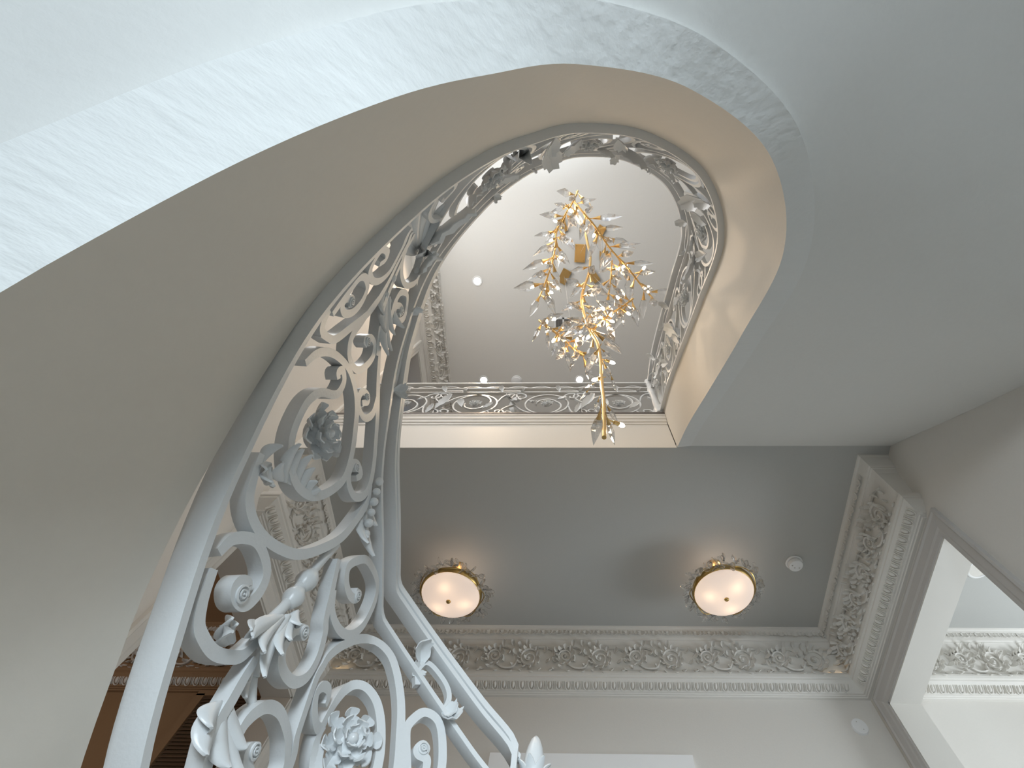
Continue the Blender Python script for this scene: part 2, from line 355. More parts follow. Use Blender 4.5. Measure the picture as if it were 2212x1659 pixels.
railing = thing('stair_railing', 'pale grey wrought iron stair railing with scrolls climbing round the well', 'railing', tuple(rail(0, 0)[0]))
ss = np.concatenate([np.linspace(S0, 1.2, 90), np.linspace(1.2, S1, 130)[1:]])
def rail_bar(name, hf, o, wn, wh, s_list, mat_=None, dh=0.0, ch=.25):
    P, N_ = [], []
    for s in s_list:
        p, t, n = rail(s, hf(s)+dh, o); P.append(p); N_.append(n)
    return obj(name, MB().rings(sweep(P, N_, wn, wh, ch)), mat_ or M['iron'], railing, smooth=35)
rail_bar('shoe_rail', lambda s: 0.0, -.004, .025, .007, ss, ch=.02)
rail_bar('mid_rail', hmid, 0.0, .019, .006, ss, ch=.02)
rail_bar('handrail', htop, 0.0, .0235, .009, ss, dh=.004, ch=.15)
rail_bar('handrail_channel', htop, 0.0, .0235, .006, ss, dh=-.019, ch=.02)
tops = [s for s in np.arange(-.45, S1, .19)]
pk = MB()
for s in tops:
    p, t, n = rail(s, htop(s)-.012, 0); tt = nz(t); pk.rings([[p + tt*d + n*i*.018 + np.array((0,0,j*.006)) for i, j in ((1,1),(-1,1),(-1,-1),(1,-1))] for d in (-.05, .05)])
o = obj('rail_packing', pk, M['iron'], railing); o['kind'] = 'stuff'
surf = lambda s, h: rail(s, h)
TR = {
'ring1':[(0.751,0.086),(0.758,0.119),(0.748,0.184),(0.717,0.281),(0.67,0.392),(0.614,0.484),(0.564,0.535),(0.516,0.554),(0.474,0.558),(0.445,0.541),(0.445,0.495),(0.46,0.426),(0.485,0.358),(0.524,0.287),(0.567,0.236),(0.613,0.196),(0.644,0.185),(0.668,0.198),(0.668,0.251),(0.642,0.339),(0.638,0.372),(0.655,0.378),(0.682,0.341),(0.685,0.314),(0.669,0.335)],
's2':[(0.634,0.079),(0.601,0.088),(0.575,0.1),(0.536,0.141),(0.493,0.201),(0.447,0.278),(0.399,0.365),(0.362,0.452),(0.327,0.56),(0.321,0.647),(0.327,0.706),(0.355,0.723)],
'c2':[(0.412,0.618),(0.409,0.645),(0.439,0.614),(0.454,0.577),(0.442,0.563),(0.413,0.579),(0.374,0.624),(0.352,0.68),(0.362,0.719),(0.406,0.732),(0.476,0.714),(0.55,0.68),(0.62,0.631),(0.679,0.575)],
'c3':[(0.567,0.565),(0.559,0.603),(0.575,0.593),(0.595,0.541),(0.582,0.531),(0.554,0.559),(0.525,0.612),(0.52,0.665),(0.55,0.68)],
'l1':[(0.539,0.053),(0.539,0.083),(0.523,0.128),(0.498,0.176),(0.461,0.221),(0.432,0.243),(0.418,0.232),(0.419,0.203),(0.429,0.179),(0.448,0.153),(0.466,0.14),(0.466,0.155),(0.45,0.182),(0.444,0.178)],
'l2':[(0.523,0.053),(0.497,0.048),(0.471,0.057),(0.446,0.081),(0.409,0.123),(0.378,0.167),(0.354,0.207),(0.345,0.249),(0.34,0.295),(0.33,0.351),(0.329,0.383),(0.326,0.432),(0.322,0.487),(0.314,0.559)],
'stemlow':[(0.323,0.246),(0.319,0.219),(0.312,0.188),(0.308,0.164),(0.297,0.15),(0.269,0.133),(0.22,0.1),(0.16,0.06),(0.1,0.02)],
'l3':[(0.252,0.393),(0.251,0.405),(0.267,0.389),(0.279,0.37),(0.283,0.348),(0.278,0.327),(0.258,0.323),(0.226,0.339),(0.193,0.369),(0.169,0.413),(0.171,0.454),(0.194,0.48),(0.216,0.485),(0.243,0.508),(0.291,0.548)],
'c4':[(0.172,0.633),(0.149,0.652),(0.16,0.625),(0.192,0.594),(0.228,0.581),(0.248,0.595),(0.231,0.644),(0.198,0.697),(0.134,0.746),(0.091,0.761),(0.067,0.741),(0.062,0.687),(0.077,0.636),(0.11,0.585),(0.161,0.539),(0.211,0.513),(0.246,0.523)],
'arch':[(0.085,0.06),(0.055,0.18),(0.05,0.29),(0.066,0.357),(0.093,0.373),(0.111,0.4),(0.127,0.427),(0.138,0.449),(0.137,0.473),(0.135,0.5),(0.108,0.558),(0.05,0.649),(0.0,0.705),(-0.041,0.732),(-0.081,0.74),(-0.113,0.726),(-0.141,0.7),(-0.161,0.67),(-0.18,0.626),(-0.193,0.593),(-0.206,0.533),(-0.205,0.44),(-0.185,0.33),(-0.15,0.22),(-0.1,0.14)],
'ring2':[(0.049,0.483),(0.052,0.494),(0.07,0.495),(0.097,0.472),(0.105,0.447),(0.08,0.438),(0.043,0.446),(0.02,0.464),(0.016,0.485),(0.015,0.504),(0.01,0.534),(-0.005,0.575),(-0.029,0.607),(-0.058,0.627),(-0.091,0.63),(-0.116,0.615),(-0.136,0.587),(-0.149,0.554),(-0.153,0.512),(-0.138,0.47),(-0.11,0.43),(-0.07,0.41),(-0.03,0.43),(-0.012,0.46)],
'leg2':[(0.01,0.479),(0.012,0.455),(-0.012,0.427),(-0.049,0.413),(-0.086,0.423)],
'ringR':[(-0.26,0.53),(-0.237,0.55),(-0.225,0.585),(-0.212,0.61),(-0.195,0.639),(-0.187,0.662),(-0.196,0.692),(-0.214,0.725),(-0.239,0.744),(-0.262,0.747),(-0.28,0.728),(-0.295,0.69),(-0.297,0.652),(-0.29,0.6),(-0.277,0.55),(-0.26,0.53)],
'curlR':[(-0.243,0.664),(-0.249,0.673),(-0.238,0.672),(-0.228,0.653),(-0.234,0.648),(-0.25,0.657),(-0.259,0.655),(-0.262,0.629)],
'ringL':[(0.246,0.195),(0.253,0.221),(0.243,0.254),(0.222,0.287),(0.183,0.32),(0.135,0.34),(0.107,0.343),(0.079,0.337),(0.077,0.308),(0.119,0.261),(0.171,0.232)],
'curlL':[(0.192,0.239),(0.187,0.248),(0.199,0.242),(0.207,0.229),(0.194,0.227),(0.164,0.238)],
'e1':[(0.933,0.138),(0.944,0.154),(0.968,0.106),(0.979,0.047),(0.953,0.062),(0.919,0.109),(0.884,0.204),(0.878,0.274),(0.903,0.29),(0.972,0.211),(1.011,0.146),(1.036,0.116)],
'e2':[(0.841,0.144),(0.841,0.168),(0.855,0.133),(0.859,0.096),(0.842,0.109),(0.82,0.163),(0.816,0.216),(0.835,0.233),(0.869,0.198),(0.902,0.12),(0.908,0.074),(0.881,0.076),(0.857,0.078),(0.834,0.077)],
'e3':[(0.847,0.686),(0.818,0.691),(0.819,0.603),(0.848,0.505),(0.898,0.387),(0.956,0.273),(0.984,0.243),(1.014,0.201)],
'e4':[(0.734,0.665),(0.741,0.681),(0.759,0.64),(0.767,0.589),(0.744,0.61),(0.718,0.671),(0.716,0.729),(0.75,0.711),(0.788,0.655),(0.805,0.57),(0.782,0.556),(0.749,0.576),(0.717,0.583)],
'e5':[(0.798,0.084),(0.78,0.142),(0.768,0.192),(0.775,0.253),(0.796,0.354),(0.854,0.365),(0.93,0.292),(0.996,0.208)],
'e5b':[(0.848,0.039),(0.827,0.049),(0.804,0.078),(0.78,0.142)],
'e6':[(0.704,0.456),(0.72,0.422),(0.718,0.464),(0.692,0.522),(0.662,0.541),(0.652,0.494),(0.662,0.437),(0.697,0.361),(0.732,0.315),(0.757,0.303),(0.782,0.331),(0.82,0.362)],
'stem2':[(1.02,0.16),(0.934,0.316),(0.864,0.401),(0.817,0.439),(0.778,0.466),(0.73,0.512),(0.658,0.579)],
'low1':[(-0.1,0.14),(-0.18,0.09),(-0.27,0.12),(-0.31,0.22),(-0.28,0.32),(-0.23,0.31),(-0.22,0.25),(-0.26,0.23)],
'low2':[(-0.205,0.44),(-0.3,0.4),(-0.36,0.46),(-0.375,0.57),(-0.34,0.64),(-0.305,0.62),(-0.315,0.57)],
'low3':[(-0.1,0.02),(-0.25,0.02),(-0.37,0.1),(-0.42,0.28),(-0.43,0.48),(-0.4,0.6),(-0.375,0.57)],
}
for k, c in TR.items():
    if k == 'l2':
        obj('scroll', bar_on(surf, c[:8], n=5), M['iron'], railing, smooth=35)
        obj('stem', MB().tube([rail(*w)[0] for w in catmull(c[6:], 5)], .0105, 10), M['iron'], railing, smooth=60)
    else: obj('scroll', bar_on(surf, c, n=5), M['iron'], railing, smooth=35)
def eye(s, h, r, surf_=None, parent=None):
    """rolled eye that closes a scroll"""
    p, t, n = (surf_ or surf)(s, h)
    return obj('scroll_eye', MB().lathe(p - n*.0165, [(r*.3,0),(r*1.1,0),(r*1.1,.034),(r*.85,.035),(r*.78,.031),(r*.62,.031),(r*.56,.036),(r*.40,.036),(r*.34,.033),(r*.2,.033),(r*.12,.037)], n, 20), M['iron'], parent or railing, smooth=35)
for s, h, r in ((.447,.166,.014),(.437,.605,.010),(.255,.397,.013),(.158,.636,.012),(.572,.59,.009),(-.241,.667,.012),(.195,.243,.012),(.846,.148,.012),(.714,.445,.012),(.744,.668,.012)): eye(s, h, r)
def leaf_on(b, t_, W, off=.012, name='acanthus_leaf', lobes=4, curl=.5, cup=.22, flip=1, o0=.0, skew=0., parent=None, surf_=None):
    p, tt, n = (surf_ or surf)(*b); q, _, n2 = (surf_ or surf)(*t_)
    l = leaf(p + n*(off+o0), q + n2*off, n*flip, W, lobes, curl, cup, skew=skew)
    return obj(name, l, M['iron'], parent or railing, smooth=50)
# sheath of leaves and knobs on the near stem
for s, h, r in ((.322,.433,.0225),(.324,.383,.021),(.864,.401,.019),(.817,.439,.018)):
    p, t, n = rail(s, h); q = rail(s-.002 if s < .5 else s-.03, h+.05 if s < .5 else h+.03)[0]; obj('stem_knob', knob(p, nz(q-p), r), M['iron'], railing, smooth=60)
def finger_leaf(fs, w, o0=.010, o1=.022, bend=.25, name='acanthus_leaf'):
    """a cast leaf of overlapping fingers; each finger runs from (s,h) to (s,h)"""
    b = MB()
    for k, (a, c) in enumerate(fs):
        p, t, n = surf(*a); q_, t2, n2 = surf(*c); L = np.linalg.norm(q_-p)
        l = leaf(p + n*(o0+.0012*(k % 3)), q_ + n2*o1, n, max(w, .24*L), 1, bend*(1 if k % 2 else .6), -.42, 12, 7, .004); b.add(np.vstack(l.v), l.f)
    o = obj(name, b, M['iron'], railing, smooth=60); return o
finger_leaf([((0.326,0.332),(0.396,0.172)),((0.325,0.332),(0.358,0.2)),((0.317,0.35),(0.312,0.223)),((0.309,0.363),(0.31,0.265)),((0.304,0.376),(0.298,0.316)),((0.306,0.379),(0.297,0.351)),((0.348,0.274),(0.403,0.176))],.030,.014,.030,.3)
finger_leaf([((0.308,0.298),(0.24,0.263)),((0.303,0.305),(0.279,0.232)),((0.294,0.312),(0.274,0.279)),((0.301,0.298),(0.293,0.247))],.034,-.010,-.004,.2)
finger_leaf([((0.377,0.201),(0.443,0.128)),((0.377,0.195),(0.441,0.107)),((0.37,0.208),(0.421,0.158))],.030,-.004,.010,.6)
finger_leaf([((0.323,0.173),(0.307,0.109)),((0.319,0.179),(0.256,0.147)),((0.314,0.184),(0.239,0.197)),((0.311,0.185),(0.221,0.176)),((0.322,0.171),(0.33,0.12))],.042,.010,.026,.25)
# leaf that wraps the end of the upper ring, and the bud beside it
finger_leaf([((0.551,0.231),(0.599,0.155)),((0.543,0.244),(0.62,0.173)),((0.532,0.266),(0.594,0.226)),((0.514,0.302),(0.575,0.265)),((0.499,0.327),(0.538,0.317)),((0.488,0.352),(0.509,0.348)),((0.486,0.353),(0.485,0.38))],.030,.010,.024,.35)
finger_leaf([((0.595,0.162),(0.612,0.088)),((0.596,0.155),(0.583,0.118)),((0.593,0.16),(0.568,0.155)),((0.611,0.121),(0.635,0.119))],.026,.006,.020,.5,'bud_leaf')
finger_leaf([((0.334,0.724),(0.212,0.683)),((0.32,0.71),(0.262,0.641)),((0.321,0.739),(0.253,0.736)),((0.317,0.696),(0.264,0.662))],.032,.004,.016,.35)
finger_leaf([((0.821,0.459),(0.654,0.601)),((0.818,0.448),(0.724,0.491)),((0.806,0.492),(0.691,0.635)),((0.796,0.518),(0.695,0.698)),((0.794,0.496),(0.654,0.644)),((0.827,0.422),(0.775,0.426))],.034,.008,.020,.25)
finger_leaf([((0.906,0.601),(1.035,0.075)),((0.938,0.497),(1.06,0.06)),((0.935,0.528),(1.11,0.045)),((0.928,0.562),(1.15,0.035)),((0.917,0.609),(1.145,0.126)),((0.907,0.65),(1.102,0.296))],.050,-.012,-.010,.05)
finger_leaf([((0.893,0.659),(0.952,0.413)),((0.884,0.708),(0.935,0.528)),((0.88,0.743),(0.923,0.663)),((0.87,0.739),(0.885,0.819))],.034,.006,.016,.3)
finger_leaf([((1.366,0.36),(1.296,0.329)),((1.373,0.337),(1.335,0.185)),((1.372,0.39),(1.38,0.08)),((1.371,0.446),(1.416,0.111)),((1.367,0.472),(1.295,0.504))],.034,-.004,.010,.3)
for k in range(6):
    u = k/5; p, t, n = rail(.345-.075*u, .76-.085*u, .022); obj('stem_bead', knob(p, nz((0,.3,1)), .0115-.0012*(k%2)), M['iron'], railing, smooth=60)
# rosettes of the near rings
p, t, n = rail(.578, .345); obj('rosette', rosette(p + n*.002, n, (0,0,1), .064), M['iron'], railing, smooth=50)
p, t, n = rail(-.070, .515); obj('rosette', rosette(p + n*.002, n, (0,0,1), .064), M['iron'], railing, smooth=50)
# small leaf-ended links between the mid rail and the handrail
def link(s, parent, sf, hm, ht, k=1.0):
    g = ht - hm; c = [(s-.10*k, hm+.02), (s-.085*k, hm+g*.45), (s-.04*k, hm+g*.62), (s+.03*k, hm+g*.62), (s+.075*k, hm+g*.42), (s+.095*k, hm+g*.1), (s+.075*k, hm-.004)]
    o = obj('rail_link', bar_on(sf, c, .009, .007, 6, False), M['iron'], parent, smooth=35)
    for (a, b_) in (((s-.095*k, hm+g*.3), (s-.125*k, hm+g*.95)), ((s+.085*k, hm+g*.25), (s+.125*k, hm-.01))):
        q, tt, nn = sf(*a); q2 = sf(*b_)[0]; obj('link_leaf', leaf(q + nn*.006, q2 + nn*.02, nn, .055*k, 3, .7, .3, 9, 7), M['iron'], o, smooth=50)
for s in (.62, 1.28, 1.95, 2.6, 3.25, 3.85): link(s, railing, surf, hmid(s), htop(s))
lk = [(-.179,.765),(-.168,.785),(-.169,.804),(-.180,.83),(-.203,.843),(-.24,.846),(-.262,.84),(-.272,.825),(-.270,.80),(-.264,.777)]
o = obj('rail_link', bar_on(surf, lk, .009, .007, 6, False), M['iron'], railing, smooth=35)
for a, b_, w, c_ in (((-.176,.815),(-.13,.842),.055,.8),((-.176,.81),(-.160,.775),.045,-.6),((-.265,.79),(-.305,.775),.06,.6),((-.262,.785),(-.30,.80),.05,.5)):
    q, tt, nn = surf(*a); q2 = surf(*b_)[0]; obj('link_leaf', leaf(q + nn*.004, q2 + nn*.02, nn, w, 3, c_, .3, 9, 7), M['iron'], o, smooth=50)

def scroll_unit(sf, s0, p, hm, flip, parent, wn=.011, wb=.0085, far=False, rake=0.0, smax=9.0):
    """one bay of the scroll pattern: stem running into a ring with a rosette, four side scrolls, leaves"""
    th = math.atan(rake); sc_ = math.sin(th)*math.cos(th)
    def U(u, v):
        h = hm*((1-v) if flip else v); return (min(s0 + p*u - (h-hm*.5)*sc_, smax), h)
    ring = [(-.12,.95),(-.04,.74),(.07,.44),(.19,.22),(.34,.12)]
    for k in range(0, 19): a = math.radians(-90 + k*20); ring.append((.5+.30*math.cos(a), .5+.40*math.sin(a)))
    for k in range(1, 15):
        a = math.radians(-90 + 360 + k*20); f = 1 - .5*min(1, k/6); ring.append((.5+.30*f*math.cos(a), .5+.40*f*math.sin(a)))
    side = [[(-.03,.70),(.0,.88),(.09,.96),(.17,.90),(.18,.78),(.11,.73),(.07,.79),(.10,.83)],
            [(.72,.80),(.78,.93),(.88,.95),(.94,.86),(.90,.76),(.82,.77),(.82,.84)],
            [(.05,.48),(-.06,.36),(-.13,.18),(-.09,.06),(.0,.05),(.04,.15),(-.02,.20),(-.05,.15)],
            [(.80,.42),(.84,.20),(.92,.07),(1.02,.08),(1.05,.20),(.98,.27),(.93,.21)]]
    for c in [ring] + side: obj('scroll', bar_on(sf, [U(*q) for q in c], wn, wb, 3 if far else 4), M['iron'], parent, smooth=35)
    q, t, n = sf(*U(.5, .5)); obj('rosette', rosette(q, n, (0,0,1), .062), M['iron'], parent, smooth=50)
    for a, b_, w, o_ in (((-.02,.68),(.17,.34),.10,.012), ((-.02,.70),(.06,.40),.085,-.012), ((-.10,.88),(-.03,.66),.06,.014), ((.63,.70),(.78,.60),.07,.012), ((.33,.62),(.28,.42),.075,.01)):
        q, t, n = sf(*U(*a)); q2, _, n2 = sf(*U(*b_)); obj('acanthus_leaf', leaf(q + n*o_, q2 + n2*o_, n if o_ > 0 else -n, w, 4, .45, .28, 10, 7), M['iron'], parent, smooth=50)
    for v in (.86, .80):
        q, t, n = sf(*U(-.085+(.86-v)*.5, v)); q2 = sf(*U(-.06+(.86-v)*.5, v-.06))[0]; obj('stem_knob', knob(q, nz(q2-q), .014), M['iron'], parent, smooth=60)
for k, c in enumerate((1.25, 1.68, 2.10, 2.53, 2.97, 3.44, 3.91)):
    sl = float((np.interp(c+.1, SS, CURVE[:, 2]) - np.interp(c-.1, SS, CURVE[:, 2]))/.2); scroll_unit(surf, c-.225, .45, hmid(c), k % 2 == 1, railing, rake=sl, smax=S1-.03)

# ------------------------------------------------------------------ railing of the upper landing
YL = YF + .03; ZL = 3.955
lsurf = lambda s, h: (np.array([s, YL, ZL + h]), np.array([1., 0, 0]), np.array([0., -1, 0]))
land = thing('landing_railing', 'straight pale iron railing along the upper floor edge, rings and rosettes', 'railing', (-.8, YL, ZL))
def lbar(name, z, wy, wz, x0=XL+.01, x1=XW-.03): return obj(name, MB().box((x0, YL-wy, z-wz), (x1, YL+wy, z+wz)), M['iron'], land)
lbar('shoe_rail', ZL, .022, .008); lbar('mid_rail', 4.54, .018, .007); lbar('upper_rail', 4.655, .018, .006); lbar('handrail', 4.785, .026, .012)
x = XL + .05; P_ = .705
for k in range(4): scroll_unit(lsurf, XL + .24 + P_*k, P_, .585, k % 2 == 1, land, .010, .0075, True)
for k in range(12):
    x0 = XL + .08 + .245*k
    if x0 + .24 < XW: obj('scallop', bar_on(lsurf, [(x0,.705),(x0+.03,.735),(x0+.075,.765),(x0+.12,.775),(x0+.165,.765),(x0+.21,.735),(x0+.24,.705)], .008, .006, 5, False), M['iron'], land, smooth=35)
for k in range(5):
    s = XL + .42 + .6*k; link(s, land, lsurf, .59, .695, 1.1)

# ------------------------------------------------------------------ newel posts
def newel(name, label, c, zb, zt, prof, group=None):
    t = thing(name, label, 'newel post', (c[0], c[1], zb)); return t
NP = (.742, 1.812)
nw = thing('newel_post', 'turned pale newel post at the upper corner where both railings meet', 'newel post', (NP[0], NP[1], 3.925))
obj('post_base', MB().box((NP[0]-.085, NP[1]-.03, 3.925), (NP[0]+.02, NP[1]+.06, 3.965)), M['iron'], nw)
sh = [(.055,3.965),(.058,3.985),(.05,4.0),(.044,4.02),(.052,4.045),(.054,4.075),(.046,4.10),(.038,4.11),(.042,4.125),(.036,4.14),(.032,4.30),(.028,4.44),(.036,4.455),(.036,4.475),(.03,4.485),(.04,4.53),(.044,4.58),(.04,4.62),(.032,4.64),(.036,4.66),(.03,4.70),(.03,4.76)]
obj('post_shaft', MB().lathe((NP[0]-.01, NP[1], 0), [(r, z) for r, z in sh], n=20), M['iron'], nw, smooth=40)
obj('post_cap', MB().lathe((NP[0]-.01, NP[1], 0), [(.032,4.76),(.04,4.78),(.036,4.80),(.044,4.83),(.036,4.865),(.016,4.885),(.004,4.89)], n=20), M['iron'], nw, smooth=50)
FN = (-.122, 1.315)
fn = thing('newel_post', 'pale newel post with an acorn finial where the stair rail ends', 'newel post', (FN[0], FN[1], -.9))
zt = .836
obj('post_shaft', MB().lathe((FN[0], FN[1], 0), [(.05,-.9),(.05,-.75),(.035,-.7),(.03,-.3),(.026,.2),(.03,.5),(.024,.58),(.020,.64),(.017,.68),(.021,.70),(.021,.712),(.016,.72)], n=20), M['iron'], fn, smooth=40)
obj('finial', MB().lathe((FN[0], FN[1], 0), [(.016,.72),(.024,.732),(.0265,.755),(.025,.782),(.020,.806),(.012,.826),(.004,.835),(.001,.836)], n=24), M['iron'], fn, smooth=60)
for k in range(7):
    a = 2*math.pi*k/7; d = np.array((math.cos(a), math.sin(a), 0)); c = np.array((FN[0], FN[1], 0))
    obj('finial_leaf', leaf(c + d*.016 + (0,0,.708), c + d*.028 + (0,0,.775), d, .026, 1, .35, -.2, 10, 5, .003), M['iron'], fn, smooth=60)

# ------------------------------------------------------------------ cornices with plaster ornament
PROF = [(.239,3.310),(.234,3.298),(.222,3.292),(.218,3.280),(.196,3.214),(.186,3.206),(.186,3.199),(.176,3.194),(.160,3.163),(.110,2.930),(.146,2.924),(.150,2.905),(.146,2.886),(.134,2.880),(.134,2.868),(.116,2.852),(.066,2.812),(.062,2.803),(.048,2.803),(.042,2.797),(.030,2.797),(.026,2.790),(0,2.790)]
def egg_mesh():
    b = MB(); n = 8
    # local: x along the run, y down the moulding, z out; one egg in its collar, with a dart
    for (cx_, rx, ry, rz) in ((0, .016, .030, .016),):
        G = [[(cx_+rx*math.sin(th)*math.cos(ph), ry*math.sin(th)*math.sin(ph)-.002, rz*math.cos(th)-.002) for ph in np.linspace(0, 2*math.pi, 12, endpoint=False)] for th in np.linspace(.12, 1.6, 5)]; b.rings(G, True)
    U = [(-.025,-.032,0),(-.026,0,.006),(-.018,.026,.006),(0,.037,.004),(.018,.026,.006),(.026,0,.006),(.025,-.032,0)]; b.tube(catmull(U, 3), .0045, 5)
    b.rings([[(.042-w, y, -.003),(.042, y, zz),(.042+w, y, -.003)] for y, w, zz in ((-.032,.006,.004),(.0,.0045,.012),(.024,.004,.010),(.036,.001,.002))]); return b.mesh('egg_ornament', smooth=50)
def scroll_relief():
    b = MB()
    def spiral(cx_, cy_, r0, r1, a0, turns, w, d=1):
        P = []; n = int(turns*22)
        for i in range(n+1):
            k = i/n; a = a0 + d*2*math.pi*turns*k; r = r0 + (r1-r0)*k; P.append((cx_+r*math.cos(a), cy_+r*math.sin(a), .006))
        b.tube(P, np.linspace(w, w*.55, len(P)), 5)
    spiral(.20, .0, .090, .014, 2.6, 1.9, .0105); spiral(.49, -.015, .062, .010, .6, 1.6, .009, -1)
    b.tube(catmull([(-.02,-.06,.004),(.04,-.085,.008),(.12,-.09,.008),(.19,-.09,.006)], 5), .009, 5)
    b.tube(catmull([(.29,.02,.006),(.33,.08,.008),(.41,.085,.008),(.47,.05,.008)], 5), .009, 5)
    b.tube(catmull([(.33,-.02,.005),(.36,-.075,.008),(.43,-.095,.007),(.52,-.085,.006),(.60,-.06,.004)], 5), .008, 5)
    lv = [(.20,.0,.2),(.12,.085,2.2),(.06,.03,3.0),(.08,-.05,3.7),(.17,.10,1.5),(.25,.092,1.1),(.31,.055,.5),(.30,-.03,-.5),(.27,-.085,-1.0),(.35,.095,1.8),(.40,.03,-.9),(.39,-.05,2.6),(.43,-.10,-1.8),(.52,.06,.8),(.56,.02,.2),(.55,-.05,-.4),(.47,.09,1.7),(.58,.075,1.2),(.02,.085,1.9),(.015,-.015,3.4),(.22,-.10,-1.6),(.34,-.10,-1.4)]
    r3 = random.Random(5)
    for cx_, cy_, R_, n_ in ((.20,0,.10,11),(.49,-.015,.075,9)):
        for i in range(n_): a = 2*math.pi*i/n_ + .3; lv.append((cx_+R_*.72*math.cos(a), cy_+R_*.72*math.sin(a), a + 1.0 + r3.uniform(-.3,.3)))
    for x, y, a in lv:
        l = leaf((x, y, .002), (x+.055*math.cos(a), y+.055*math.sin(a), .012), (0,0,1), .034, 2, .7, .25, 6, 5, .004); b.add(np.vstack(l.v), l.f)
    for x, y in ((.20,0),(.49,-.015)): b.lathe((x, y, 0), [(.014,0),(.012,.012),(.004,.016)], n=8)
    return b.mesh('scroll_ornament', smooth=50)
def tip_mesh():
    b = MB()
    l = leaf((0,-.036,.002), (0,.034,.010), (0,0,1), .075, 3, .5, .15, 7, 7, .004); b.add(np.vstack(l.v), l.f)
    for sx in (-1, 1): l = leaf((sx*.045,-.036,.001), (sx*.055,.02,.008), (0,0,1), .035, 2, .4, .15, 6, 5, .004); b.add(np.vstack(l.v), l.f)
    return b.mesh('leaf_ornament', smooth=50)
EGG, RELIEF, TIP = egg_mesh(), scroll_relief(), tip_mesh()
for me in (EGG, RELIEF, TIP): me.materials.append(M['orn'])

def cornice(name, p0, p1, inn, prof=PROF, ret0=False, mit0=0, mit1=0, m=None, om=None, pz=(1.0, 0.0, 1.0), unit=.60, shift=0.0):
    """cornice along p0-p1 in plan; inn = direction away from the wall; mit = mitre (+1 gives an inside corner); ret0 = returned end at p0"""
    p0, p1, inn = (np.array(q, float) for q in (p0, p1, inn)); d = nz(p1-p0); sp, zo, sz = pz
    zz = lambda z: (z-ZC)*sz + ZC + zo
    R = []
    if ret0: R.append([(*(p0 + 0*inn), zz(z)) for p, z in prof]); R[-1] = [(*(p0 - d*0 + d*(-0) + inn*0 - d*(-1)*(-p*sp) ), zz(z)) for p, z in prof]
    R.append([(*(p0 + inn*p*sp + d*p*sp*(mit0 if not ret0 else -1)), zz(z)) for p, z in prof]) if not ret0 else R.append([(*(p0 + inn*p*sp - d*p*sp), zz(z)) for p, z in prof])
    R.append([(*(p1 + inn*p*sp - d*p*sp*mit1), zz(z)) for p, z in prof])
    b = MB().grid(R); o = struct(name, b, m or M['orn'])
    def frame(pa, pb):
        (a, za), (c, zc) = pa, pb; dn = nz((*(inn*(c-a)*sp), (zc-za)*sz)); x = np.array((*d, 0.)); out = np.cross(x, dn)
        if out[:2] @ inn < 0 : out = -out
        return x, dn, out
    L = np.linalg.norm(p1-p0); s0 = mit0*.16*sp if not ret0 else -.08*sp; s1 = L - mit1*.16*sp
    def row(nm, me, pa, pb, step, sc, a_=0.0, b_=0.0, off=0.0, zs=1.0):
        x, y, z = frame(pa, pb); mid = ((pa[0]+pb[0])/2, (pa[1]+pb[1])/2); n = max(1, int(round((s1-b_-s0-a_)/step))); st = (s1-b_-s0-a_)/n
        if np.dot(np.cross(x, y), z) < 0: x = -x
        for k in range(n):
            q = p0 + d*(s0 + a_ + st*(k+off)) + inn*mid[0]*sp
            if x[:2] @ d < 0: q = q + d*st*(2*(0.5-off) if off != .5 else 0)
            place(nm, me, o, mframe((*q, zz(mid[1])), x*(st/step), y, z*zs, sc))
    row('egg_ornament', EGG, PROF[15], PROF[16], .0775*sp, sp*.92, off=.5, zs=1.5)
    row('scroll_ornament', RELIEF, PROF[8], PROF[9], unit*sp, sp, .03, 0.0, off=0.0, zs=1.7)
    row('leaf_ornament', TIP, PROF[3], PROF[4], .125*sp, sp*.95, off=.5)
    return o
CY0 = 2.09
cornice('trim_2', (XL, YB), (XR, YB), (0, -1), mit0=1, mit1=1)
cornice('trim_3', (XR, CY0), (XR, YB), (-1, 0), ret0=True, mit1=1)
cornice('trim_4', (XL, CY0), (XL, YB), (1, 0), ret0=True, mit1=1)
cornice('trim_5', (XR+.24, YB), (5.4, YB), (0, -1))
bm_ = bpy.data.materials.new('x'); bpy.data.materials.remove(bm_)
cornice('trim_6', (-5.6, YB-.012), (XL-.24, YB-.012), (0, -1), m=M['brown'])
cornice('trim_7', (XL, -.35), (XL, YB+.9), (1, 0), pz=(1.2, ZU-ZC, .62))

# led strips hidden behind the cornice ledge at its corners
def led(name, a, b_): o = struct(name, MB().box(a, b_), M['led']); return o
t = bpy.data.objects['trim_2']
for x0, x1 in ((XL+.16, XL+.30), (XR-.30, XR-.16)): obj('led_strip', MB().box((x0, YB-.125, 2.926), (x1, YB-.118, 2.931)), M['led'], t)

